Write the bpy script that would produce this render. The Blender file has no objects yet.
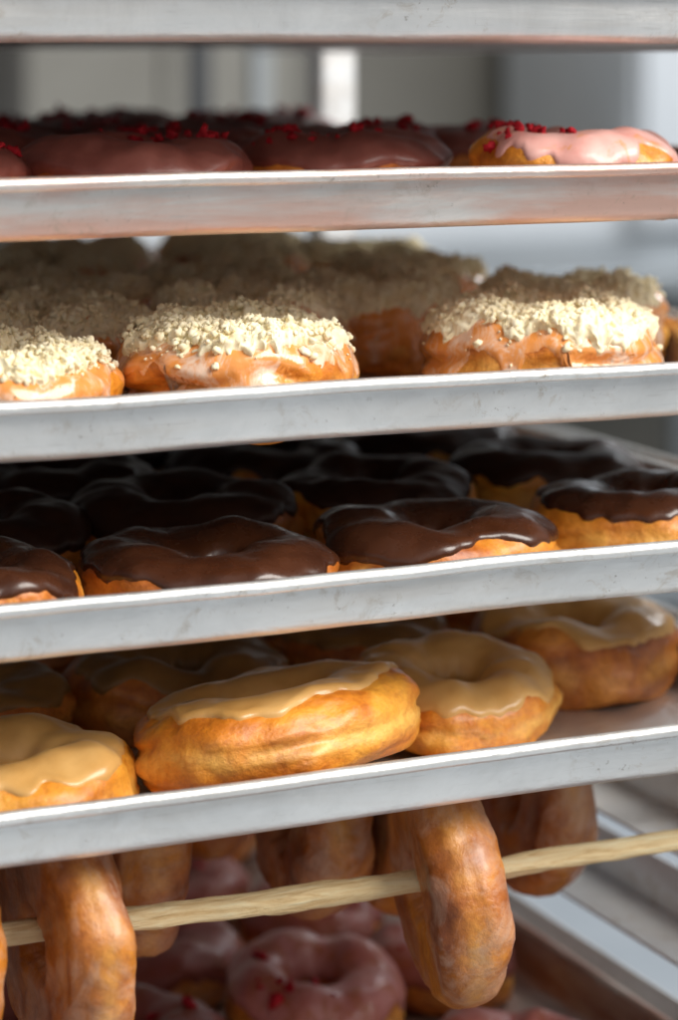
import bpy, math, random
from math import sin, cos, pi, exp, copysign
from mathutils import noise, Vector, Matrix, Euler
import numpy as np
random.seed(7); np.random.seed(7)
S=bpy.context.scene
CZ=1.30; TH=math.radians(24.5); D0=.953
col=S.collection

# ---------------- material helpers
def newmat(n):
    m=bpy.data.materials.new(n); m.use_nodes=True
    nt=m.node_tree; b=nt.nodes['Principled BSDF']; return m,nt,b
def N(nt,t,**k):
    n=nt.nodes.new(t)
    for a,v in k.items():
        if a in n.inputs: n.inputs[a].default_value=v
        else: setattr(n,a,v)
    return n
def L(nt,a,b): nt.links.new(a,b)
def noise_n(nt,vec,scale,detail=4,rough=.55,dist=0):
    n=N(nt,'ShaderNodeTexNoise'); n.inputs['Scale'].default_value=scale; n.inputs['Detail'].default_value=detail; n.inputs['Roughness'].default_value=rough
    n.inputs['Distortion'].default_value=dist
    L(nt,vec,n.inputs['Vector']); return n
def ramp(nt,fac,stops):
    r=N(nt,'ShaderNodeValToRGB'); e=r.color_ramp.elements
    while len(e)<len(stops): e.new(.5)
    for i,(p,c) in enumerate(stops):
        e[i].position=p; e[i].color=(*c,1) if len(c)==3 else c
    L(nt,fac,r.inputs['Fac']); return r
def mixc(nt,fac,a,b):
    m=N(nt,'ShaderNodeMix',data_type='RGBA')
    for s,v in ((0,fac),(6,a),(7,b)):
        if hasattr(v,'links'): L(nt,v,m.inputs[s])
        else: m.inputs[s].default_value=v if s==0 else (*v,1)
    return m.outputs[2]
def mul(nt,a,b):
    m=N(nt,'ShaderNodeMath',operation='MULTIPLY'); L(nt,a,m.inputs[0])
    if hasattr(b,'links'): L(nt,b,m.inputs[1])
    else: m.inputs[1].default_value=b
    return m.outputs[0]
def bump(nt,b,h,strength,dist,prev=None):
    n=N(nt,'ShaderNodeBump'); n.inputs['Strength'].default_value=strength; n.inputs['Distance'].default_value=dist
    L(nt,h,n.inputs['Height'])
    if prev: L(nt,prev,n.inputs['Normal'])
    L(nt,n.outputs[0],b.inputs['Normal']); return n.outputs[0]
def objvec(nt):
    t=N(nt,'ShaderNodeTexCoord'); oi=N(nt,'ShaderNodeObjectInfo')
    a=N(nt,'ShaderNodeVectorMath',operation='ADD'); L(nt,t.outputs['Object'],a.inputs[0])
    m=N(nt,'ShaderNodeMath',operation='MULTIPLY'); L(nt,oi.outputs['Random'],m.inputs[0]); m.inputs[1].default_value=3.0
    L(nt,m.outputs[0],a.inputs[1]); return a.outputs[0]

def dough_mat(name,dark,mid,light,band,glaze=None):
    m,nt,b=newmat(name); v=objvec(nt)
    n1=noise_n(nt,v,28,5,.58,.6); r=ramp(nt,n1.outputs['Fac'],[(.33,dark),(.49,mid),(.64,light)])
    at=N(nt,'ShaderNodeAttribute',attribute_name='band')
    n2=noise_n(nt,v,60,3); mm=N(nt,'ShaderNodeMath',operation='MULTIPLY'); L(nt,at.outputs['Fac'],mm.inputs[0])
    r2=ramp(nt,n2.outputs['Fac'],[(.35,(.05,)*3),(.62,(.8,)*3)]); L(nt,r2.outputs[0],mm.inputs[1])
    c=mixc(nt,mm.outputs[0],r.outputs[0],band)
    n3=noise_n(nt,v,300,5,.7); r3=ramp(nt,n3.outputs['Fac'],[(.32,(.55,.36,.22)),(.56,(1,1,1))])
    mu=N(nt,'ShaderNodeMix',data_type='RGBA',blend_type='MULTIPLY'); mu.inputs[0].default_value=.5 if not glaze else .4
    L(nt,c,mu.inputs[6]); L(nt,r3.outputs[0],mu.inputs[7]); c=mu.outputs[2]
    b.inputs['Roughness'].default_value=.38
    b.inputs['Coat Weight'].default_value=.32; b.inputs['Coat Roughness'].default_value=.24
    if glaze:
        n4=noise_n(nt,v,42,8,.70,1.0); g=ramp(nt,n4.outputs['Fac'],[(.45,(0,0,0)),(.54,(.20,.20,.20)),(.70,(.55,.55,.55))])
        c=mixc(nt,g.outputs[0],c,glaze)
        rr=ramp(nt,n4.outputs['Fac'],[(.45,(.36,)*3),(.6,(.50,)*3)]); L(nt,rr.outputs[0],b.inputs['Roughness'])
        b.inputs['Coat Weight'].default_value=.35; b.inputs['Coat Roughness'].default_value=.22
    L(nt,c,b.inputs['Base Color'])
    p=bump(nt,b,n3.outputs['Fac'],.6 if not glaze else .5,.0014)
    p=bump(nt,b,n2.outputs['Fac'],.6 if not glaze else .35,.003,p)
    if glaze: bump(nt,b,n4.outputs['Fac'],.25,.0014,p)
    return m
M_dough=dough_mat('golden_dough',(.42,.105,.009),(.78,.28,.022),(.90,.42,.05),(.95,.55,.13))
M_dough_side=dough_mat('amber_dough',(.34,.070,.007),(.74,.235,.016),(.90,.40,.040),(.96,.56,.13))
M_dough_red=dough_mat('brown_dough',(.28,.062,.008),(.54,.155,.016),(.74,.28,.035),(.84,.40,.09))
M_dough_glz=dough_mat('glazed_dough',(.24,.056,.008),(.46,.135,.015),(.68,.25,.028),(.78,.37,.07),glaze=(.66,.48,.37))

def icing_mat(name,c1,c2,rough,coat,spec=.5,thin=None,bs=.25,t0=.45,t1=.62,cr=.12):
    m,nt,b=newmat(name); v=objvec(nt)
    n1=noise_n(nt,v,45,4); r=ramp(nt,n1.outputs['Fac'],[(.3,c1),(.7,c2)]); c=r.outputs[0]
    if thin:
        mp=N(nt,'ShaderNodeMapping'); mp.inputs['Scale'].default_value=(1,1,.55); L(nt,v,mp.inputs[0])
        n4=noise_n(nt,mp.outputs[0],80,7,.7,.8); g=ramp(nt,n4.outputs['Fac'],[(t0,(0,0,0)),(t1,(.9,.9,.9))])
        c=mixc(nt,g.outputs[0],c,thin)
    L(nt,c,b.inputs['Base Color'])
    n5=noise_n(nt,v,90,3); rr=N(nt,'ShaderNodeMapRange'); rr.inputs[3].default_value=rough*.7; rr.inputs[4].default_value=rough*1.4
    L(nt,n5.outputs['Fac'],rr.inputs[0]); L(nt,rr.outputs[0],b.inputs['Roughness'])
    b.inputs['Coat Weight'].default_value=coat; b.inputs['Coat Roughness'].default_value=cr
    b.inputs['Specular IOR Level'].default_value=spec
    n6=noise_n(nt,v,130,4,.5); bump(nt,b,n6.outputs['Fac'],bs,.0015)
    return m
M_choc=icing_mat('chocolate_icing',(.044,.0130,.0058),(.086,.028,.0115),.26,.16,bs=.28,cr=.10)
M_choc_shade=icing_mat('shaded_chocolate_icing',(.026,.0085,.0045),(.050,.017,.008),.34,.0,spec=.35,bs=.2)  # back-row copy of the chocolate icing, shade under the pan painted in
M_maple=icing_mat('maple_icing',(.58,.30,.08),(.70,.41,.14),.34,.2,bs=.25)
M_maple_shade=icing_mat('shaded_maple_icing',(.20,.095,.026),(.32,.16,.05),.38,.1,spec=.35,bs=.2)  # shadow of the pan above put into the maple colour for back rows
M_pink=icing_mat('pink_icing',(.68,.30,.26),(.80,.48,.43),.34,.2,thin=(.68,.28,.09),t0=.54,t1=.66)
M_pink_shade=icing_mat('shaded_pink_icing',(.15,.038,.028),(.27,.085,.065),.40,.08,bs=.4)  # pink icing coloured maroon for the doughnuts standing in shade
M_pinklow=icing_mat('raspberry_icing',(.24,.050,.038),(.38,.115,.095),.45,.05,thin=(.28,.065,.022))
M_pinkring=icing_mat('pale_pink_icing',(.40,.115,.10),(.54,.22,.20),.42,.08,thin=(.38,.11,.045),t0=.48,t1=.62)
M_glaze=icing_mat('pale_glaze',(.82,.50,.33),(.92,.74,.60),.22,.6,thin=(.78,.27,.028),bs=.45,t0=.38,t1=.51)

def crumb_mat(name,c1,c2,rough,bd=.0007):
    m,nt,b=newmat(name); v=objvec(nt); n=noise_n(nt,v,160,4)
    r=ramp(nt,n.outputs['Fac'],[(.3,c1),(.6,c2)]); L(nt,r.outputs[0],b.inputs['Base Color'])
    b.inputs['Roughness'].default_value=rough; b.inputs['Specular IOR Level'].default_value=.08
    n2=noise_n(nt,v,1100,3); bump(nt,b,n2.outputs['Fac'],.35,bd)
    return m
M_crumb=crumb_mat('streusel',(.95,.82,.52),(.98,.91,.68),1.0,.0004)
M_rasp=crumb_mat('dried_raspberry',(.24,.006,.010),(.50,.022,.035),.5)

def metal_mat(name,base,rough,stain=True,metal=1.0,warm=None):
    m,nt,b=newmat(name); t=N(nt,'ShaderNodeTexCoord'); oi=N(nt,'ShaderNodeObjectInfo')
    a=N(nt,'ShaderNodeVectorMath',operation='ADD'); L(nt,t.outputs['Object'],a.inputs[0]); L(nt,oi.outputs['Random'],a.inputs[1]); v=a.outputs[0]
    mp=N(nt,'ShaderNodeMapping'); mp.inputs['Scale'].default_value=(.12,.12,1.4); L(nt,v,mp.inputs[0])
    n1=noise_n(nt,mp.outputs[0],260,5,.7)
    n2=noise_n(nt,v,16,5,.65,.5); n3=noise_n(nt,v,90,6,.72,.6)
    c=ramp(nt,n2.outputs['Fac'],[(.3,tuple(x*.82 for x in base)),(.6,base)]).outputs[0]
    mp2=N(nt,'ShaderNodeMapping'); mp2.inputs['Scale'].default_value=(.25,.25,1.6); L(nt,v,mp2.inputs[0])
    nw=noise_n(nt,mp2.outputs[0],34,4,.6,.4)
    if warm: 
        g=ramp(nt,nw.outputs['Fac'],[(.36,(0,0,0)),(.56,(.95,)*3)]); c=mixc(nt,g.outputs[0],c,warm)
    else:
        g=ramp(nt,nw.outputs['Fac'],[(.50,(0,0,0)),(.70,(.35,)*3)]); c=mixc(nt,g.outputs[0],c,(.64,.58,.51))
    if stain:
        mask=ramp(nt,noise_n(nt,v,11,3,.5).outputs['Fac'],[(.44,(.1,)*3),(.62,(.9,)*3)])
        g=ramp(nt,n3.outputs['Fac'],[(.55,(0,0,0)),(.67,(.7,)*3)]); c=mixc(nt,mul(nt,g.outputs[0],mask.outputs[0]),c,(.42,.33,.23))
        n7=noise_n(nt,v,300,4,.65); g2=ramp(nt,n7.outputs['Fac'],[(.64,(0,0,0)),(.71,(.75,)*3)]); c=mixc(nt,mul(nt,g2.outputs[0],mask.outputs[0]),c,(.18,.13,.09))
        mps=N(nt,'ShaderNodeMapping'); mps.inputs['Scale'].default_value=(.05,.3,1); mps.inputs['Rotation'].default_value=(0,.12,0); L(nt,v,mps.inputs[0])
        sc=noise_n(nt,mps.outputs[0],900,2,.5); g3=ramp(nt,sc.outputs['Fac'],[(.66,(0,0,0)),(.72,(.25,)*3)]); c=mixc(nt,g3.outputs[0],c,(.5,.49,.48))
    L(nt,c,b.inputs['Base Color']); b.inputs['Metallic'].default_value=metal
    rr=N(nt,'ShaderNodeMapRange'); rr.inputs[3].default_value=rough*.75; rr.inputs[4].default_value=rough*1.35
    L(nt,n1.outputs['Fac'],rr.inputs[0]); L(nt,rr.outputs[0],b.inputs['Roughness'])
    p=bump(nt,b,n1.outputs['Fac'],.3,.0005); p=bump(nt,b,n3.outputs['Fac'],.15,.0006,p); bump(nt,b,n2.outputs['Fac'],.35,.005,p)
    return m
M_alu=metal_mat('worn_aluminium',(.86,.865,.86),.40,metal=.78)
M_aluw=metal_mat('warm_reflection_aluminium',(.84,.79,.75),.38,metal=.82,warm=(.76,.48,.39))  # copper tint paints a warm reflection into the pan colour
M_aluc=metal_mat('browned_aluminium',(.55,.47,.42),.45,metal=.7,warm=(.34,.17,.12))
M_rail=metal_mat('rail_aluminium',(.80,.82,.84),.34,metal=.45)
def plain(name,c1,c2,scale,rough,metal=0):
    m,nt,b=newmat(name); t=N(nt,'ShaderNodeTexCoord'); n=noise_n(nt,t.outputs['Object'],scale,4)
    r=ramp(nt,n.outputs['Fac'],[(.3,c1),(.7,c2)]); L(nt,r.outputs[0],b.inputs['Base Color'])
    b.inputs['Roughness'].default_value=rough; b.inputs['Metallic'].default_value=metal
    return m

# ---------------- mesh helper
def mk(name,verts,faces,mat,smooth=True,attr=None):
    me=bpy.data.meshes.new(name); me.from_pydata(verts,[],faces); me.materials.append(mat)
    if smooth: me.polygons.foreach_set('use_smooth',[True]*len(me.polygons))
    if attr is not None:
        a=me.attributes.new('band','FLOAT','POINT'); a.data.foreach_set('value',attr)
    me.update(); return me
def ob(name,me,parent=None):
    o=bpy.data.objects.new(name,me); col.objects.link(o)
    if parent: o.parent=parent
    return o
def tag(o,label,cat,group=None,kind=None):
    if label: o['label']=label
    if cat: o['category']=cat
    if group: o['group']=group
    if kind: o['kind']=kind

# ---------------- doughnut
def surf(th,ph,P,fine):
    a,b,Rm,sd=P['a'],P['b'],P['R'],P['seed']; lump=P.get('lump',1); cr=P.get('cr',.16); wr=P.get('wr',0)
    cs,sn=cos(ph),sin(ph); ct,st=cos(th),sin(th)
    lo=noise.noise((ct*1.1+sd,st*1.1,sd*.7)); lo2=noise.noise((ct*1.3,st*1.3+sd,4.1)); lo3=noise.noise((ct*1.8+9,st*1.8,sd))
    ex=P.get('ex',.97)
    x=a*copysign(abs(cs)**ex,cs)*(1+.14*lo3*lump); z=b*copysign(abs(sn)**.92,sn)
    if z<0: z=max(z*.95,-b*.74)
    if cs>0:
        zc=z-b*(.10+.45*lo2)
        x*=1-((.05 if cr>.1 else 0)+cr*max(0,lo3+.25))*exp(-(zc/(.12*b))**2)
        if cr>.2:
            zc=z+b*(.38-.6*lo3); x*=1-.16*max(0,lo2+.2)*exp(-(zc/(.10*b))**2)
    R=Rm*(1+.13*lo*lump)
    rho=R+x
    zz=z*(1+.24*lo2*lump)+b*.74
    p=Vector((rho*ct,rho*st,zz)); n=Vector((cs*ct,cs*st,sn))
    q=p*40+Vector((sd*3,sd,0)); d=(noise.noise(q)*.0030+noise.noise(p*88+Vector((sd,0,sd)))*.0014)*lump*P.get('lm',1)
    if fine:
        w=noise.noise(Vector((p.x*170,p.y*170,p.z*330))+Vector((sd,)*3))
        d+=(w*.0008+abs(noise.noise(p*230+Vector((0,sd,0))))*-.0007)*(.85 if not wr else .6)
        if wr:
            d-=wr*abs(noise.noise(Vector((ct*5+sd,st*5,z*90))+Vector((w*.5,0,0))))
    if sn<-.6 and not wr: d*=.2
    return p+n*d,n
def dough_mesh(P,mat,na=144,nb=60):
    vs=[];att=[];fs=[]
    for i in range(na):
        th=2*pi*i/na
        for j in range(nb):
            ph=2*pi*j/nb
            p,n=surf(th,ph,P,True); vs.append(p)
            zc=sin(ph)*P['b']
            att.append(exp(-((zc-.0)/(.26*P['b']))**2)*(1 if cos(ph)>0 else 0))
    for i in range(na):
        for j in range(nb):
            i2=(i+1)%na;j2=(j+1)%nb
            fs.append((i*nb+j,i2*nb+j,i2*nb+j2,i*nb+j2))
    return mk('dough',vs,fs,mat,attr=att)
def cover(P,edge,amp,thick,na=190,nb=34,inner=None,grain=0):
    vs=[];fs=[];sd=P['seed']
    for i in range(na):
        th=2*pi*i/na; ct,st=cos(th),sin(th)
        e=edge+amp*noise.noise((ct*1.3+sd,st*1.3,2.2))*1.3+amp*.55*noise.noise((ct*3.4,st*3.4+sd,1.))+amp*.3*noise.noise((ct*8,st*8,sd))
        if grain: e=edge+(e-edge)*.6+.16*noise.noise((ct*22,st*22,sd))
        e=max(-.9,min(1.38,e))
        inn=(inner or pi-.05)+.3*noise.noise((ct*2,st*2,sd+5))
        for j in range(nb):
            t=j/(nb-1)
            ph=e+(inn-e)*t
            k=1-(abs(2*t-1))**(5 if grain else 9)
            lip=1+(0 if grain else .45*exp(-((t-.09)/.06)**2))
            p,n=surf(th,ph,P,False)
            off=-.0012+(thick*lip+.0012)*math.sqrt(max(k,0))
            off+=.0005*noise.noise(p*60+Vector((sd,9,0)))
            if grain:
                g=(.5-abs(noise.noise(p*210+Vector((sd,0,3)))))*.0042+noise.noise(p*440+Vector((0,sd,3)))*.0018+noise.noise(p*90+Vector((3,sd,3)))*.0032-.0010
                off+=g*min(1,k*2)
                p=p+Vector((noise.noise(p*500),noise.noise(p*500+Vector((9,9,9))),0))*.0010
            vs.append(p+n*off)
    for i in range(na):
        for j in range(nb-1):
            i2=(i+1)%na
            fs.append((i*nb+j,i*nb+j+1,i2*nb+j+1,i2*nb+j))
    return vs,fs
def icing_mesh(P,mat,edge,amp,thick):
    vs,fs=cover(P,edge,amp,thick); return mk('icing',vs,fs,mat)
import bmesh
def ico(sub):
    bm=bmesh.new(); bmesh.ops.create_icosphere(bm,subdivisions=sub,radius=1)
    v=np.array([x.co[:] for x in bm.verts]); f=np.array([[q.index for q in x.verts] for x in bm.faces]); bm.free(); return v,f
IV,IF=ico(2)
def templ(a1,a2,n):
    T=[]
    for k in range(n):
        d=np.array([max(.4,1+a1*noise.noise(Vector(v)*1.4+Vector((k*7.3,0,0)))+a2*noise.noise(Vector(v)*3.4+Vector((0,k*5.1,0)))) for v in IV])
        T.append(IV*d[:,None])
    return T
TC=templ(.8,.35,16); TR=templ(1.1,.9,16)
def bits_mesh(name,P,mat,n,smin,smax,spread,lift,T,center_phi=pi/2,patch=None,pw=2.2,cap=None,flat=.7):
    V=[];F=[];o=0;rs=np.random.RandomState(int(P['seed']*10)%9999)
    if cap:
        vs,fs=cap; V.append(np.array([tuple(q) for q in vs])); 
        for f in fs: F.append(np.array([[f[0],f[1],f[2]],[f[0],f[2],f[3]]]))
        o=len(vs)
    for c in range(n):
        if patch is not None: th=patch+rs.normal(0,.7)
        else: th=rs.uniform(0,2*pi)
        ph=center_phi+max(-1.4,min(1.3,rs.normal(0,spread)))
        p,nn=surf(th,ph,P,False)
        s=smin+(smax-smin)*rs.rand()**pw
        q=Euler(rs.uniform(0,6.28,3)).to_matrix()
        A=T[rs.randint(16)]*np.array([1,rs.uniform(.75,1),rs.uniform(flat*.8,flat*1.2)])*s
        A=A@np.array(q).T
        inside=abs(ph-center_phi)<.70
        clump=noise.noise(p*90+Vector((3,P['seed'],3)))
        h=lift*rs.rand()*max(0,1-abs(ph-center_phi)/1.1)*(.4+2.0*max(0,clump+.1))
        A=A+np.array(p+nn*(.0008+s*.2+(.0026+.0030*clump if cap and inside else 0))+Vector((0,0,h)))
        V.append(A);F.append(IF+o);o+=len(A)
    return mk(name,np.concatenate(V).tolist(),np.concatenate(F).tolist(),mat)

POOL={}
SPEC={
 'choc':dict(R=.031,a=.0205,b=.0180,dm=M_dough,im=M_choc_shade,edge=.30,amp=.45,thick=.0012,n='chocolate_doughnut',g='chocolate iced doughnuts on a sheet pan'),
 'maple':dict(R=.032,a=.0200,b=.0195,dm=M_dough_red,im=M_maple_shade,edge=.72,amp=.50,thick=.0009,n='maple_doughnut',g='maple iced doughnuts on a sheet pan'),
 'crumb':dict(R=.0295,a=.0205,b=.0220,dm=M_dough,im=M_glaze,edge=-.05,amp=1.2,thick=.0006,n='crumb_doughnut',g='crumb topped doughnuts on a sheet pan'),
 'pink':dict(R=.029,a=.019,b=.020,dm=M_dough,im=M_pink,edge=.45,amp=.9,thick=.0008,n='pink_doughnut',g='raspberry iced doughnuts on a sheet pan'),
 'berry':dict(R=.029,a=.0225,b=.0190,dm=M_dough_red,im=M_pink_shade,edge=.1,amp=.35,thick=.0014,n='berry_doughnut',g='raspberry iced doughnuts on a sheet pan'),
 'low':dict(R=.029,a=.0185,b=.0185,dm=M_dough_red,im=M_pinklow,edge=.0,amp=.5,thick=.0014,n='raspberry_doughnut',g='raspberry doughnuts on a lower sheet pan'),
 'plain':dict(R=.0265,a=.0175,b=.0195,dm=M_dough_glz,im=None,n='glazed_ring_doughnut',g='glazed doughnuts hanging on wooden dowels'),
}
EDGE={('maple',1):1.08,('maple',2):.8,('maple',3):.66,('choc',1):.16,('choc',2):.42,('choc',3):.45,('choc',4):.25}
DM={('choc',1):M_dough_red,('choc',5):M_dough_red,('choc',2):M_dough_side,('choc',4):M_dough_side,('maple',2):M_dough,('maple',4):M_dough_red,('maple',1):M_dough_side,('maple',3):M_dough_side,('crumb',1):M_dough_side,('crumb',2):M_dough_side}
IM={('maple',1):M_maple,('maple',2):M_maple,('maple',3):M_maple,('maple',4):M_maple,('low',1):M_pinkring,('choc',1):M_choc,('choc',2):M_choc,('choc',3):M_choc,('choc',4):M_choc}
def get_meshes(kind,key):
    k=(kind,key)
    if k in POOL: return POOL[k]
    s=SPEC[kind]; P=dict(R=s['R'],a=s['a'],b=s['b'],seed=3.17*key+len(kind)*1.7+ord(kind[0])*.31)
    if kind=='crumb': P['cr']=.50
    if kind=='choc': P['lm']=.9
    if kind=='plain': P['lump']=.68; P['cr']=.03; P['wr']=.0007
    if k==('maple',1): P['cr']=.26; P['ex']=.85
    if k==('low',1): P['R']=.031; P['a']=.0170
    edge=EDGE.get(k,s.get('edge',0)); amp=s.get('amp',0)*(.75 if k==('maple',1) else 1)
    th=.0016 if k==('maple',1) else s.get('thick')
    out=[('dough',dough_mesh(P,DM.get(k,s['dm'])))]
    if s['im']: out.append(('icing',icing_mesh(P,IM.get(k,s['im']),edge,amp,th)))
    if kind=='crumb':
        cap=cover(P,.76,.8,.0036,na=360,nb=96,inner=pi-.5,grain=1)
        out.append(('crumb_topping',bits_mesh('crumb_topping',P,M_crumb,2000,.0004,.0022,.40,.0018,TC,pw=2.4,cap=cap)))
    if kind in('pink','berry','low'):
        out.append(('raspberry_topping',bits_mesh('raspberry_topping',P,M_rasp,20 if kind!='low' else 10,.0008,.0038,.36,.0015,TR,patch=(key*2.1)%6.28 if kind!='pink' else 3.1,pw=1.5,flat=.6)))
    POOL[k]=out; return out
def place(kind,key,m,label):
    parts=get_meshes(kind,key); s=SPEC[kind]
    root=ob(s['n'],parts[0][1]); root.matrix_world=m
    for n,me in parts[1:]: ob(n,me,root)
    tag(root,label,'doughnut',s['g']); return root
def on_tray(kind,key,x,y,h,label,scale=(1,1,1),rz=None,tilt=(0,0),dz=0):
    rz=random.uniform(0,6.28) if rz is None else rz
    m=Matrix.Translation((x,y,CZ-h+dz))@Euler((tilt[0],tilt[1],0)).to_matrix().to_4x4()@Matrix.Diagonal((*scale,1))@Matrix.Rotation(rz,4,'Z')
    return place(kind,key,m,label)

# ---------------- trays
X0,X1,Y0,Y1=-.202,.256,0,.66
def tray(h,seed,label,mat):
    prof=[(6.5,-5.2),(4.0,-5.6),(1.6,-5.2),(.4,-4),(0,-2.6),(.5,-1.1),(1.8,-.2),(3.2,0),(4.8,-.4),(5.9,-1.6),(6.5,-3.4),(7.0,-5.6),(8.0,-10),(9.0,-15),(10.0,-19),(11.0,-21.6),(13.0,-23.6),(15.6,-24.7),(19,-25.0)]
    cx,cy=(X0+X1)/2,(Y0+Y1)/2; hx,hy=(X1-X0)/2,(Y1-Y0)/2; rc=.032
    vs=[];rings=[]
    ns=26;nc=10
    for d,z in prof:
        d/=1000;z/=1000; r=max(rc-d,.004); ax,ay=hx-d,hy-d; pts=[]
        corners=[(ax-r,ay-r,0),(-(ax-r),ay-r,90),(-(ax-r),-(ay-r),180),(ax-r,-(ay-r),270)]
        for ci,(px,py,a0) in enumerate(corners):
            for k in range(nc+1):
                a=math.radians(a0+90*k/nc); pts.append((px+r*cos(a),py+r*sin(a)))
            nx,ny,na0=corners[(ci+1)%4]; a=math.radians(na0)
            e=(nx+r*cos(a),ny+r*sin(a)); s=pts[-1]
            for k in range(1,ns): t=k/ns; pts.append((s[0]+(e[0]-s[0])*t,s[1]+(e[1]-s[1])*t))
        ring=[]
        for px,py in pts:
            q=Vector((px*9+seed,py*9,seed)); w=noise.noise(q)*.0012+noise.noise(q*4)*.0003; w2=noise.noise(q*1.5+Vector((5,5,z*60)))*.0011+noise.noise(q*5)*.0003
            vs.append((px,py+w2,z+w)); ring.append(len(vs)-1)
        rings.append(ring)
    fs=[]
    for a,b in zip(rings,rings[1:]):
        n=len(a)
        for i in range(n): fs.append((a[i],a[(i+1)%n],b[(i+1)%n],b[i]))
    me=mk('sheet_pan',vs,fs+[tuple(rings[-1])],mat)
    o=ob('sheet_pan',me); o.location=(cx,cy,CZ-h); o['label']=label; o['category']='baking tray'; o['group']='sheet pans in the rack'
    return o
HT=[-.030,.0447,.1272,.2019,.2786,.355,.475]
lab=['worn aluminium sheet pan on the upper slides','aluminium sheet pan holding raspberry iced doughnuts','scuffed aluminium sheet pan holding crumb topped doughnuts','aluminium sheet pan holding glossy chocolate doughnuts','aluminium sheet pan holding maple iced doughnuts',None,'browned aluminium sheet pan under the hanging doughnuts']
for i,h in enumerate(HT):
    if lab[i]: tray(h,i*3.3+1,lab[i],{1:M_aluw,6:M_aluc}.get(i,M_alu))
SF=.0245
# ---------------- rack
rack=bpy.data.objects.new('baking_rack',None); col.objects.link(rack); rack.location=(.027,.33,0)
tag(rack,'tall aluminium baking rack with angled slides holding sheet pans','rack')
def boxv(x0,x1,y0,y1,z0,z1,bev=.0):
    bm=bmesh.new(); bmesh.ops.create_cube(bm,size=1)
    for v in bm.verts:
        v.co=Vector(((x0+x1)/2+v.co.x*(x1-x0),(y0+y1)/2+v.co.y*(y1-y0),(z0+z1)/2+v.co.z*(z1-z0)))
    if bev: bmesh.ops.bevel(bm,geom=bm.edges[:],offset=bev,segments=3,affect='EDGES',profile=.5)
    return bm
def joinbm(name,bms,mat,smooth=False):
    V=[];F=[]
    for bm in bms:
        bm.verts.index_update(); o=len(V); V+= [v.co[:] for v in bm.verts]; F+=[[v.index+o for v in f.verts] for f in bm.faces]; bm.free()
    return mk(name,V,F,mat,smooth)
def rackpart(name,bms,mat):
    o=ob(name,joinbm(name,bms,mat),rack); o.matrix_parent_inverse=Matrix.Translation(-Vector(rack.location)); return o
for px in (-.250,.272):
    for py in (.02,.625):
        rackpart('post',[boxv(px,px+.026,py,py+.026,.02,1.75,.003)],M_rail)
for i,h in enumerate(HT+[.408,.552,.63,.705]):
    zl=CZ-h-.0262
    ex=.0058 if abs(h-.355)<1e-4 else 0
    rackpart('slide',[boxv(.238,.2705,.005,.665,zl-.002,zl-.0002,.0006),boxv(.2706,.2722,.005,.665,zl-.002,zl+.0255,.0005)],M_rail)
    rackpart('slide',[boxv(-.2165,-.184,.005,.665,zl-.002,zl-.0002,.0006),boxv(-.2182,-.2166,.005,.665,zl-.002,zl+.0255+ex,.0005)],M_rail)
rackpart('crossbar',[boxv(-.224,.272,.628,.648,1.70,1.725,.003)],M_rail)
rackpart('crossbar',[boxv(-.224,.272,.628,.648,.10,.125,.003)],M_rail)

# ---------------- doughnuts
h1,h2,h3,h4,h6=[HT[i]+SF for i in (1,2,3,4,6)]
lm='ring doughnut with tan maple icing on a sheet pan'
on_tray('maple',1,.005,.069,h4,'large golden doughnut with thin maple icing resting near the pan rim',(1.37,.95,.93),rz=.4,tilt=(-.17,-.06),dz=.008)
on_tray('maple',2,-.112,.070,h4,'maple iced doughnut with a golden side beside the pan rim',(1.03,.95,.90),rz=2)
on_tray('maple',3,.106,.108,h4,'maple iced doughnut with an open hole and browned side',(.86,.98,.80),rz=2.6,tilt=(.12,0),dz=.005)
on_tray('maple',4,.196,.162,h4,'deep brown doughnut with a thin layer of maple icing',(1,1,1.03))
on_tray('maple',5,.002,.182,h4,lm,(1.06,1,.90))
on_tray('maple',6,-.100,.182,h4,lm,(.95,.95,.9))
for x,y in ((.108,.220),(.20,.267),(-.04,.28),(.06,.315),(.15,.36),(-.13,.30),(.0,.41),(.1,.44),(.2,.47)):
    on_tray('maple',random.choice((5,6)),x,y,h4,lm,(1,1,.93))
lc='ring doughnut with glossy chocolate icing on a sheet pan'
on_tray('choc',1,-.027,.071,h3,'chocolate iced doughnut with smooth glossy ripples by the pan rim',(1.10,.95,.86),rz=1)
on_tray('choc',2,.079,.076,h3,'chocolate iced doughnut with a shallow hole and glossy folds',(1.03,1,.92),rz=3)
on_tray('choc',3,.191,.088,h3,'chocolate iced doughnut with a pale golden side',(1,1,1.0),rz=5)
on_tray('choc',4,-.132,.068,h3,'chocolate iced doughnut with a light brown side near the rim',(.95,.95,.92),rz=0)
on_tray('choc',5,.000,.172,h3,lc,(1.05,1,.97))
on_tray('choc',6,.100,.178,h3,lc,(.98,.98,.95))
on_tray('choc',7,.200,.194,h3,lc,(1,1,1.0),rz=.7)
for x,y in ((-.098,.168),(-.03,.268),(.085,.278),(.19,.30),(-.14,.26),(.02,.36),(.13,.38),(-.08,.36),(.2,.41),(.07,.47)):
    on_tray('choc',random.choice((5,6,7)),x,y,h3,lc,(1,1,.95))
lk='glazed doughnut piled with pale streusel crumbs on a sheet pan'
on_tray('crumb',1,-.014,.070,h2,'glazed doughnut with a creased golden side and pale crumbs',(1.09,.98,1.0),rz=.3)
on_tray('crumb',2,.131,.072,h2,'glazed doughnut heaped with crumbs standing apart near the rim',(1.07,1,1.02),rz=2.5)
on_tray('crumb',3,-.116,.070,h2,'glazed doughnut with thick pale crumbs beside the rim',(1,.95,.90),rz=4.4)
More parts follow.
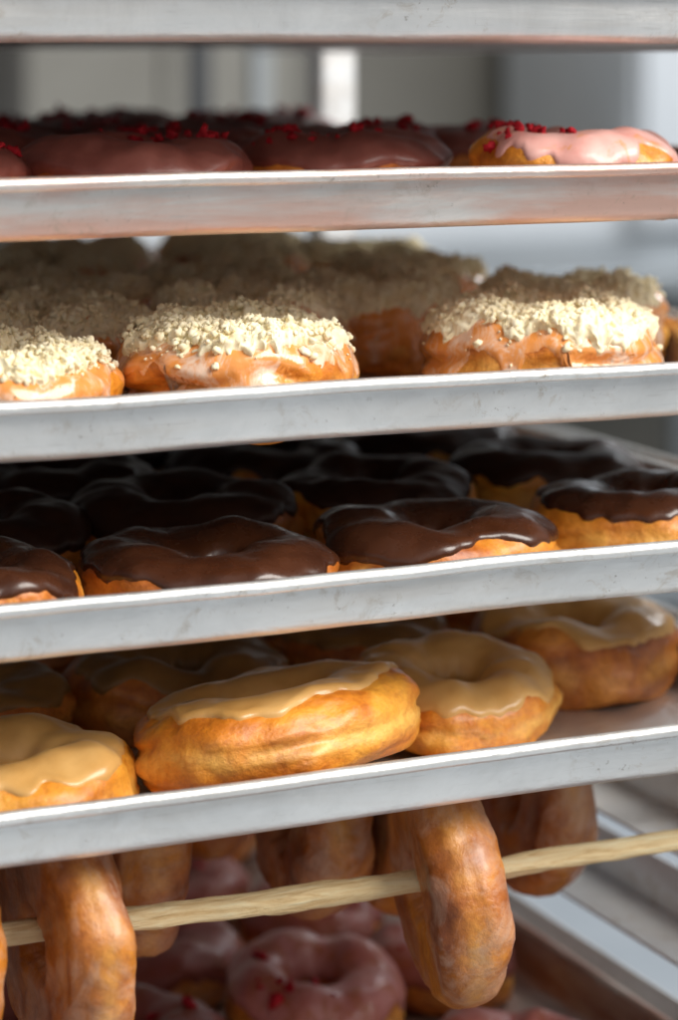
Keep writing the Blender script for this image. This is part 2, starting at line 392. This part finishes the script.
for x,y in ((.037,.182),(-.062,.175),(.120,.222),(.206,.180),(-.15,.178),(-.015,.285),(.075,.315),(.185,.315),(-.105,.28),(.02,.41),(.13,.43),(.215,.435),(-.07,.39),(.07,.535),(.18,.55),(-.04,.50)):
    on_tray('crumb',random.choice((1,2,4,5)),x,y,h2,lk,(.95,.95,random.uniform(.92,1.0)))
lp='doughnut with shade-darkened pink icing and red berry pieces'
on_tray('pink',1,.144,.070,h1,'golden doughnut with thin pink icing and dried raspberry pieces',(1.02,1,1.0),rz=.0)
for k,(x,y) in enumerate(((.061,.140),(-.039,.128),(-.138,.135),(.02,.235),(.12,.252),(-.08,.23),(.185,.265),(.0,.335),(.10,.35),(-.10,.33),(.05,.45),(.15,.46),(-.05,.44),(.1,.56),(.2,.57),(0.,.56))):
    on_tray('berry',1+k%4,x,y,h1,lp,(1.02,1.02,.96))
ll='pink raspberry iced ring doughnut lying on a sheet pan'
on_tray('low',1,.106,.268,h6,'pink raspberry iced ring doughnut with red crumbs on top',(.94,.96,1.0),rz=1.2,tilt=(.16,0),dz=.009)
for k,(x,y) in enumerate(((.006,.255),(-.090,.26),(.166,.160),(.055,.365),(-.045,.355),(.0,.46),(.1,.455),(.05,.56),(-.05,.55),(.15,.57),(.195,.300),(.158,.385))):
    on_tray('low',2+k%3,x,y,h6,ll,(1.02,1.02,1) if k<10 else (.85,.85,.9))

# hanging ones
M_wood,nt,b=newmat('pale_wood'); t=N(nt,'ShaderNodeTexCoord'); mp=N(nt,'ShaderNodeMapping'); mp.inputs['Scale'].default_value=(.10,1,1); mp.inputs['Rotation'].default_value=(0,.05,.04); L(nt,t.outputs['Object'],mp.inputs[0])
n=noise_n(nt,mp.outputs[0],380,6,.65,1.0); r=ramp(nt,n.outputs['Fac'],[(.3,(.68,.43,.18)),(.5,(.92,.70,.38)),(.7,(.98,.84,.54))]); L(nt,r.outputs[0],b.inputs['Base Color']); b.inputs['Roughness'].default_value=.65
bump(nt,b,n.outputs['Fac'],.8,.0016)
def dowel(y,hl,hr,label):
    xa,xb=-.232,.282; vs=[];fs=[];n=140;m=18
    for i in range(n+1):
        t=i/n
        for j in range(m):
            a=2*pi*j/m+t*7; rr=.0052*(1+.28*noise.noise((t*12+y*50,cos(a)*.8,sin(a)*.8))+.16*noise.noise((t*42,cos(a)*2,sin(a)*2)))*(1-.18*(abs(sin((a-t*7)*2+t*9)))) 
            vs.append((xa+(xb-xa)*t,rr*cos(a),rr*sin(a)+ (CZ-hl)*(1-t)+(CZ-hr)*t-CZ+hl+.0010*sin(t*9)))
    for i in range(n):
        for j in range(m): j2=(j+1)%m; fs.append((i*m+j,(i+1)*m+j,(i+1)*m+j2,i*m+j2))
    fs+= [tuple(range(m)),tuple(n*m+j for j in range(m))]
    o=ob('wooden_dowel',mk('wooden_dowel',vs,fs,M_wood)); o.location=(0,y,CZ-hl); tag(o,label,'dowel','wooden dowels holding doughnuts')
for y in (.060,.165,.275): dowel(y,.3435,.3505,'pale wooden dowel threaded through glazed ring doughnuts')
def hang(key,x,y,yaw,lean,label,sc=(1,1,1)):
    t=(x+.232)/.514; hd=.3435+(.3505-.3435)*t
    s=SPEC['plain']; hole=(s['R']-s['a'])*sc[0]*.9
    cz=CZ-hd-(hole-.005)
    c=Vector((x,y,cz)); R=Euler((0,lean,yaw)).to_matrix().to_4x4()@Matrix.Rotation(pi/2,4,'Y')@Matrix.Rotation(random.uniform(0,6.28),4,'Z')
    m=Matrix.Translation(c)@R@Matrix.Translation((0,0,-s['b']*.8))@Matrix.Diagonal((*sc,1))
    place('plain',key,m,label)
lh='glazed brown ring doughnut hanging on a wooden dowel'
hang(1,.078,.060,-.22,-.13,'glazed brown ring doughnut hanging alone on the dowel',(1.13,1.13,.98))
hang(2,-.0905,.060,.04,-.04,'glazed golden ring doughnut hanging on the dowel',(1.14,1.14,.92))
hang(3,-.142,.060,.0,-.02,lh,(1.05,1.05,.95))
hang(4,.178,.165,-.1,0,lh,(1.1,1.1,1)); hang(5,.060,.165,-.1,0,lh,(1.03,1.03,1.1)); hang(2,-.026,.165,-.1,0,lh,(1.1,1.1,1)); hang(3,.103,.165,-.1,0,lh,(1.1,1.1,1)); hang(1,-.075,.165,-0.1,0,lh); hang(4,-.115,.165,0,0,lh)
hang(5,.05,.275,0,0,lh,(1.1,1.1,1.1)); hang(1,.098,.275,0,0,lh,(1.1,1.1,1)); hang(3,.005,.275,0,0,lh,(1.1,1.1,1)); hang(4,-.04,.275,0,0,lh,(1.1,1.1,1))

# ---------------- setting
M_floor=plain('floor_tiles',(.46,.51,.56),(.60,.65,.70),3,.45)
M_wall=plain('painted_wall',(.24,.225,.195),(.31,.295,.26),2,.8)
M_dark=plain('dark_steel',(.05,.055,.065),(.09,.095,.10),5,.4)
M_steel=plain('steel',(.34,.37,.39),(.45,.48,.50),4,.4,.6)
M_white=plain('white_enamel',(.60,.63,.66),(.70,.72,.74),4,.4)
def sheet(name,v,mat):
    o=ob(name,mk(name,v,[(0,1,2,3)],mat,False)); o['kind']='structure'; return o
sheet('floor',[(-3,-3,0),(7,-3,0),(7,4.5,0),(-3,4.5,0)],M_floor)
sheet('wall',[(-3,4.5,0),(7,4.5,0),(7,4.5,3),(-3,4.5,3)],M_wall)
def thing(name,loc,label,cat,parts):
    r=bpy.data.objects.new(name,None); col.objects.link(r); r.location=loc; tag(r,label,cat)
    for pn,bms,mat in parts:
        o=ob(pn,joinbm(pn,bms,mat),r)
thing('kitchen_counter',(2.4,3.4,0),'long stainless steel kitchen counter against the wall','counter',[
 ('top',[boxv(-1.3,1.6,-.4,.4,.86,.90,.005)],M_steel),
 ('shelf',[boxv(-1.25,1.55,-.36,.36,.28,.30,.004)],M_steel),
 ]+[('leg',[boxv(x,x+.04,y,y+.04,0,.858,.004)],M_steel) for x in(-1.26,.1,1.5) for y in(-.36,.3)]+
 [('splashback',[boxv(-1.3,1.6,.405,.42,.90,1.1,.003)],M_white)])
thing('storage_shelf',(.73,1.92,0),'dark and bright steel shelving unit','shelf',[
 ('post',[boxv(-.05,-.025,0,.025,0,1.9,.003)],M_dark),('post',[boxv(.03,.055,0,.025,0,1.9,.003)],M_steel),
 ('shelf',[boxv(-.05,.055,.03,.4,.5,.52,.003)],M_steel),('shelf',[boxv(-.05,.055,.03,.4,1.6,1.62,.003)],M_steel)])
thing('steel_cabinet',(1.35,4.1,0),'tall grey steel cabinet standing against the wall','cabinet',[
 ('body',[boxv(-.3,.3,-.25,.25,.1,2.0,.01)],plain('grey_paint',(.16,.15,.14),(.22,.21,.2),3,.5)),
 ('door',[boxv(-.29,-.005,-.275,-.252,.13,1.97,.005)],M_wall),('door',[boxv(.005,.29,-.275,-.252,.13,1.97,.005)],M_wall)])
thing('refrigerator',(2.75,4.05,0),'white enamel refrigerator with two doors','refrigerator',[
 ('body',[boxv(-.33,.45,-.3,.3,.91,2.0,.01)],M_white),('door',[boxv(-.32,.05,-.33,-.303,.92,1.97,.01)],M_white),('door',[boxv(.06,.44,-.33,-.303,.92,1.97,.01)],M_white)])

# ---------------- light
w=bpy.data.worlds.new('World'); S.world=w; w.use_nodes=True
bg=w.node_tree.nodes['Background']; nt=w.node_tree
tc=N(nt,'ShaderNodeTexCoord'); sp=N(nt,'ShaderNodeSeparateXYZ'); L(nt,tc.outputs['Generated'],sp.inputs[0])
mr=N(nt,'ShaderNodeMapRange'); mr.inputs[1].default_value=-1; mr.inputs[2].default_value=1; L(nt,sp.outputs['Y'],mr.inputs[0])
r=ramp(nt,mr.outputs[0],[(.0,(.76,.76,.76)),(.35,(.64,.65,.66)),(.6,(.20,.21,.22)),(1,(.16,.165,.17))]); L(nt,r.outputs[0],bg.inputs['Color']); bg.inputs['Strength'].default_value=.60
def area(name,loc,target,size,power,colr):
    l=bpy.data.lights.new(name,'AREA'); l.shape='RECTANGLE'; l.size=size[0]; l.size_y=size[1]; l.energy=power; l.color=colr
    o=bpy.data.objects.new(name,l); col.objects.link(o); o.location=loc
    o.rotation_euler=(Vector(target)-Vector(loc)).to_track_quat('-Z','Y').to_euler(); return o
area('window_light',(1.0,-1.1,2.45),(0.05,.05,1.1),(1.5,1.1),72,(1,.955,.89))
area('back_light',(2.8,2.2,2.9),(2.2,3.0,.6),(1.5,1.0),52,(.92,.96,1))

# ---------------- camera
cd=bpy.data.cameras.new('camera'); cam=bpy.data.objects.new('camera',cd); col.objects.link(cam); S.camera=cam
cam.location=(-D0*sin(TH),-D0*cos(TH),CZ); cam.rotation_euler=(pi/2,0,-TH)
cd.sensor_width=36; cd.lens=2450/1020*36; cd.shift_y=-(510-55)/1020
cd.clip_start=.05; cd.clip_end=50
cd.dof.use_dof=True; cd.dof.focus_distance=.99; cd.dof.aperture_fstop=5.3
S.view_settings.view_transform='Standard'; S.view_settings.look='None'; S.view_settings.exposure=0
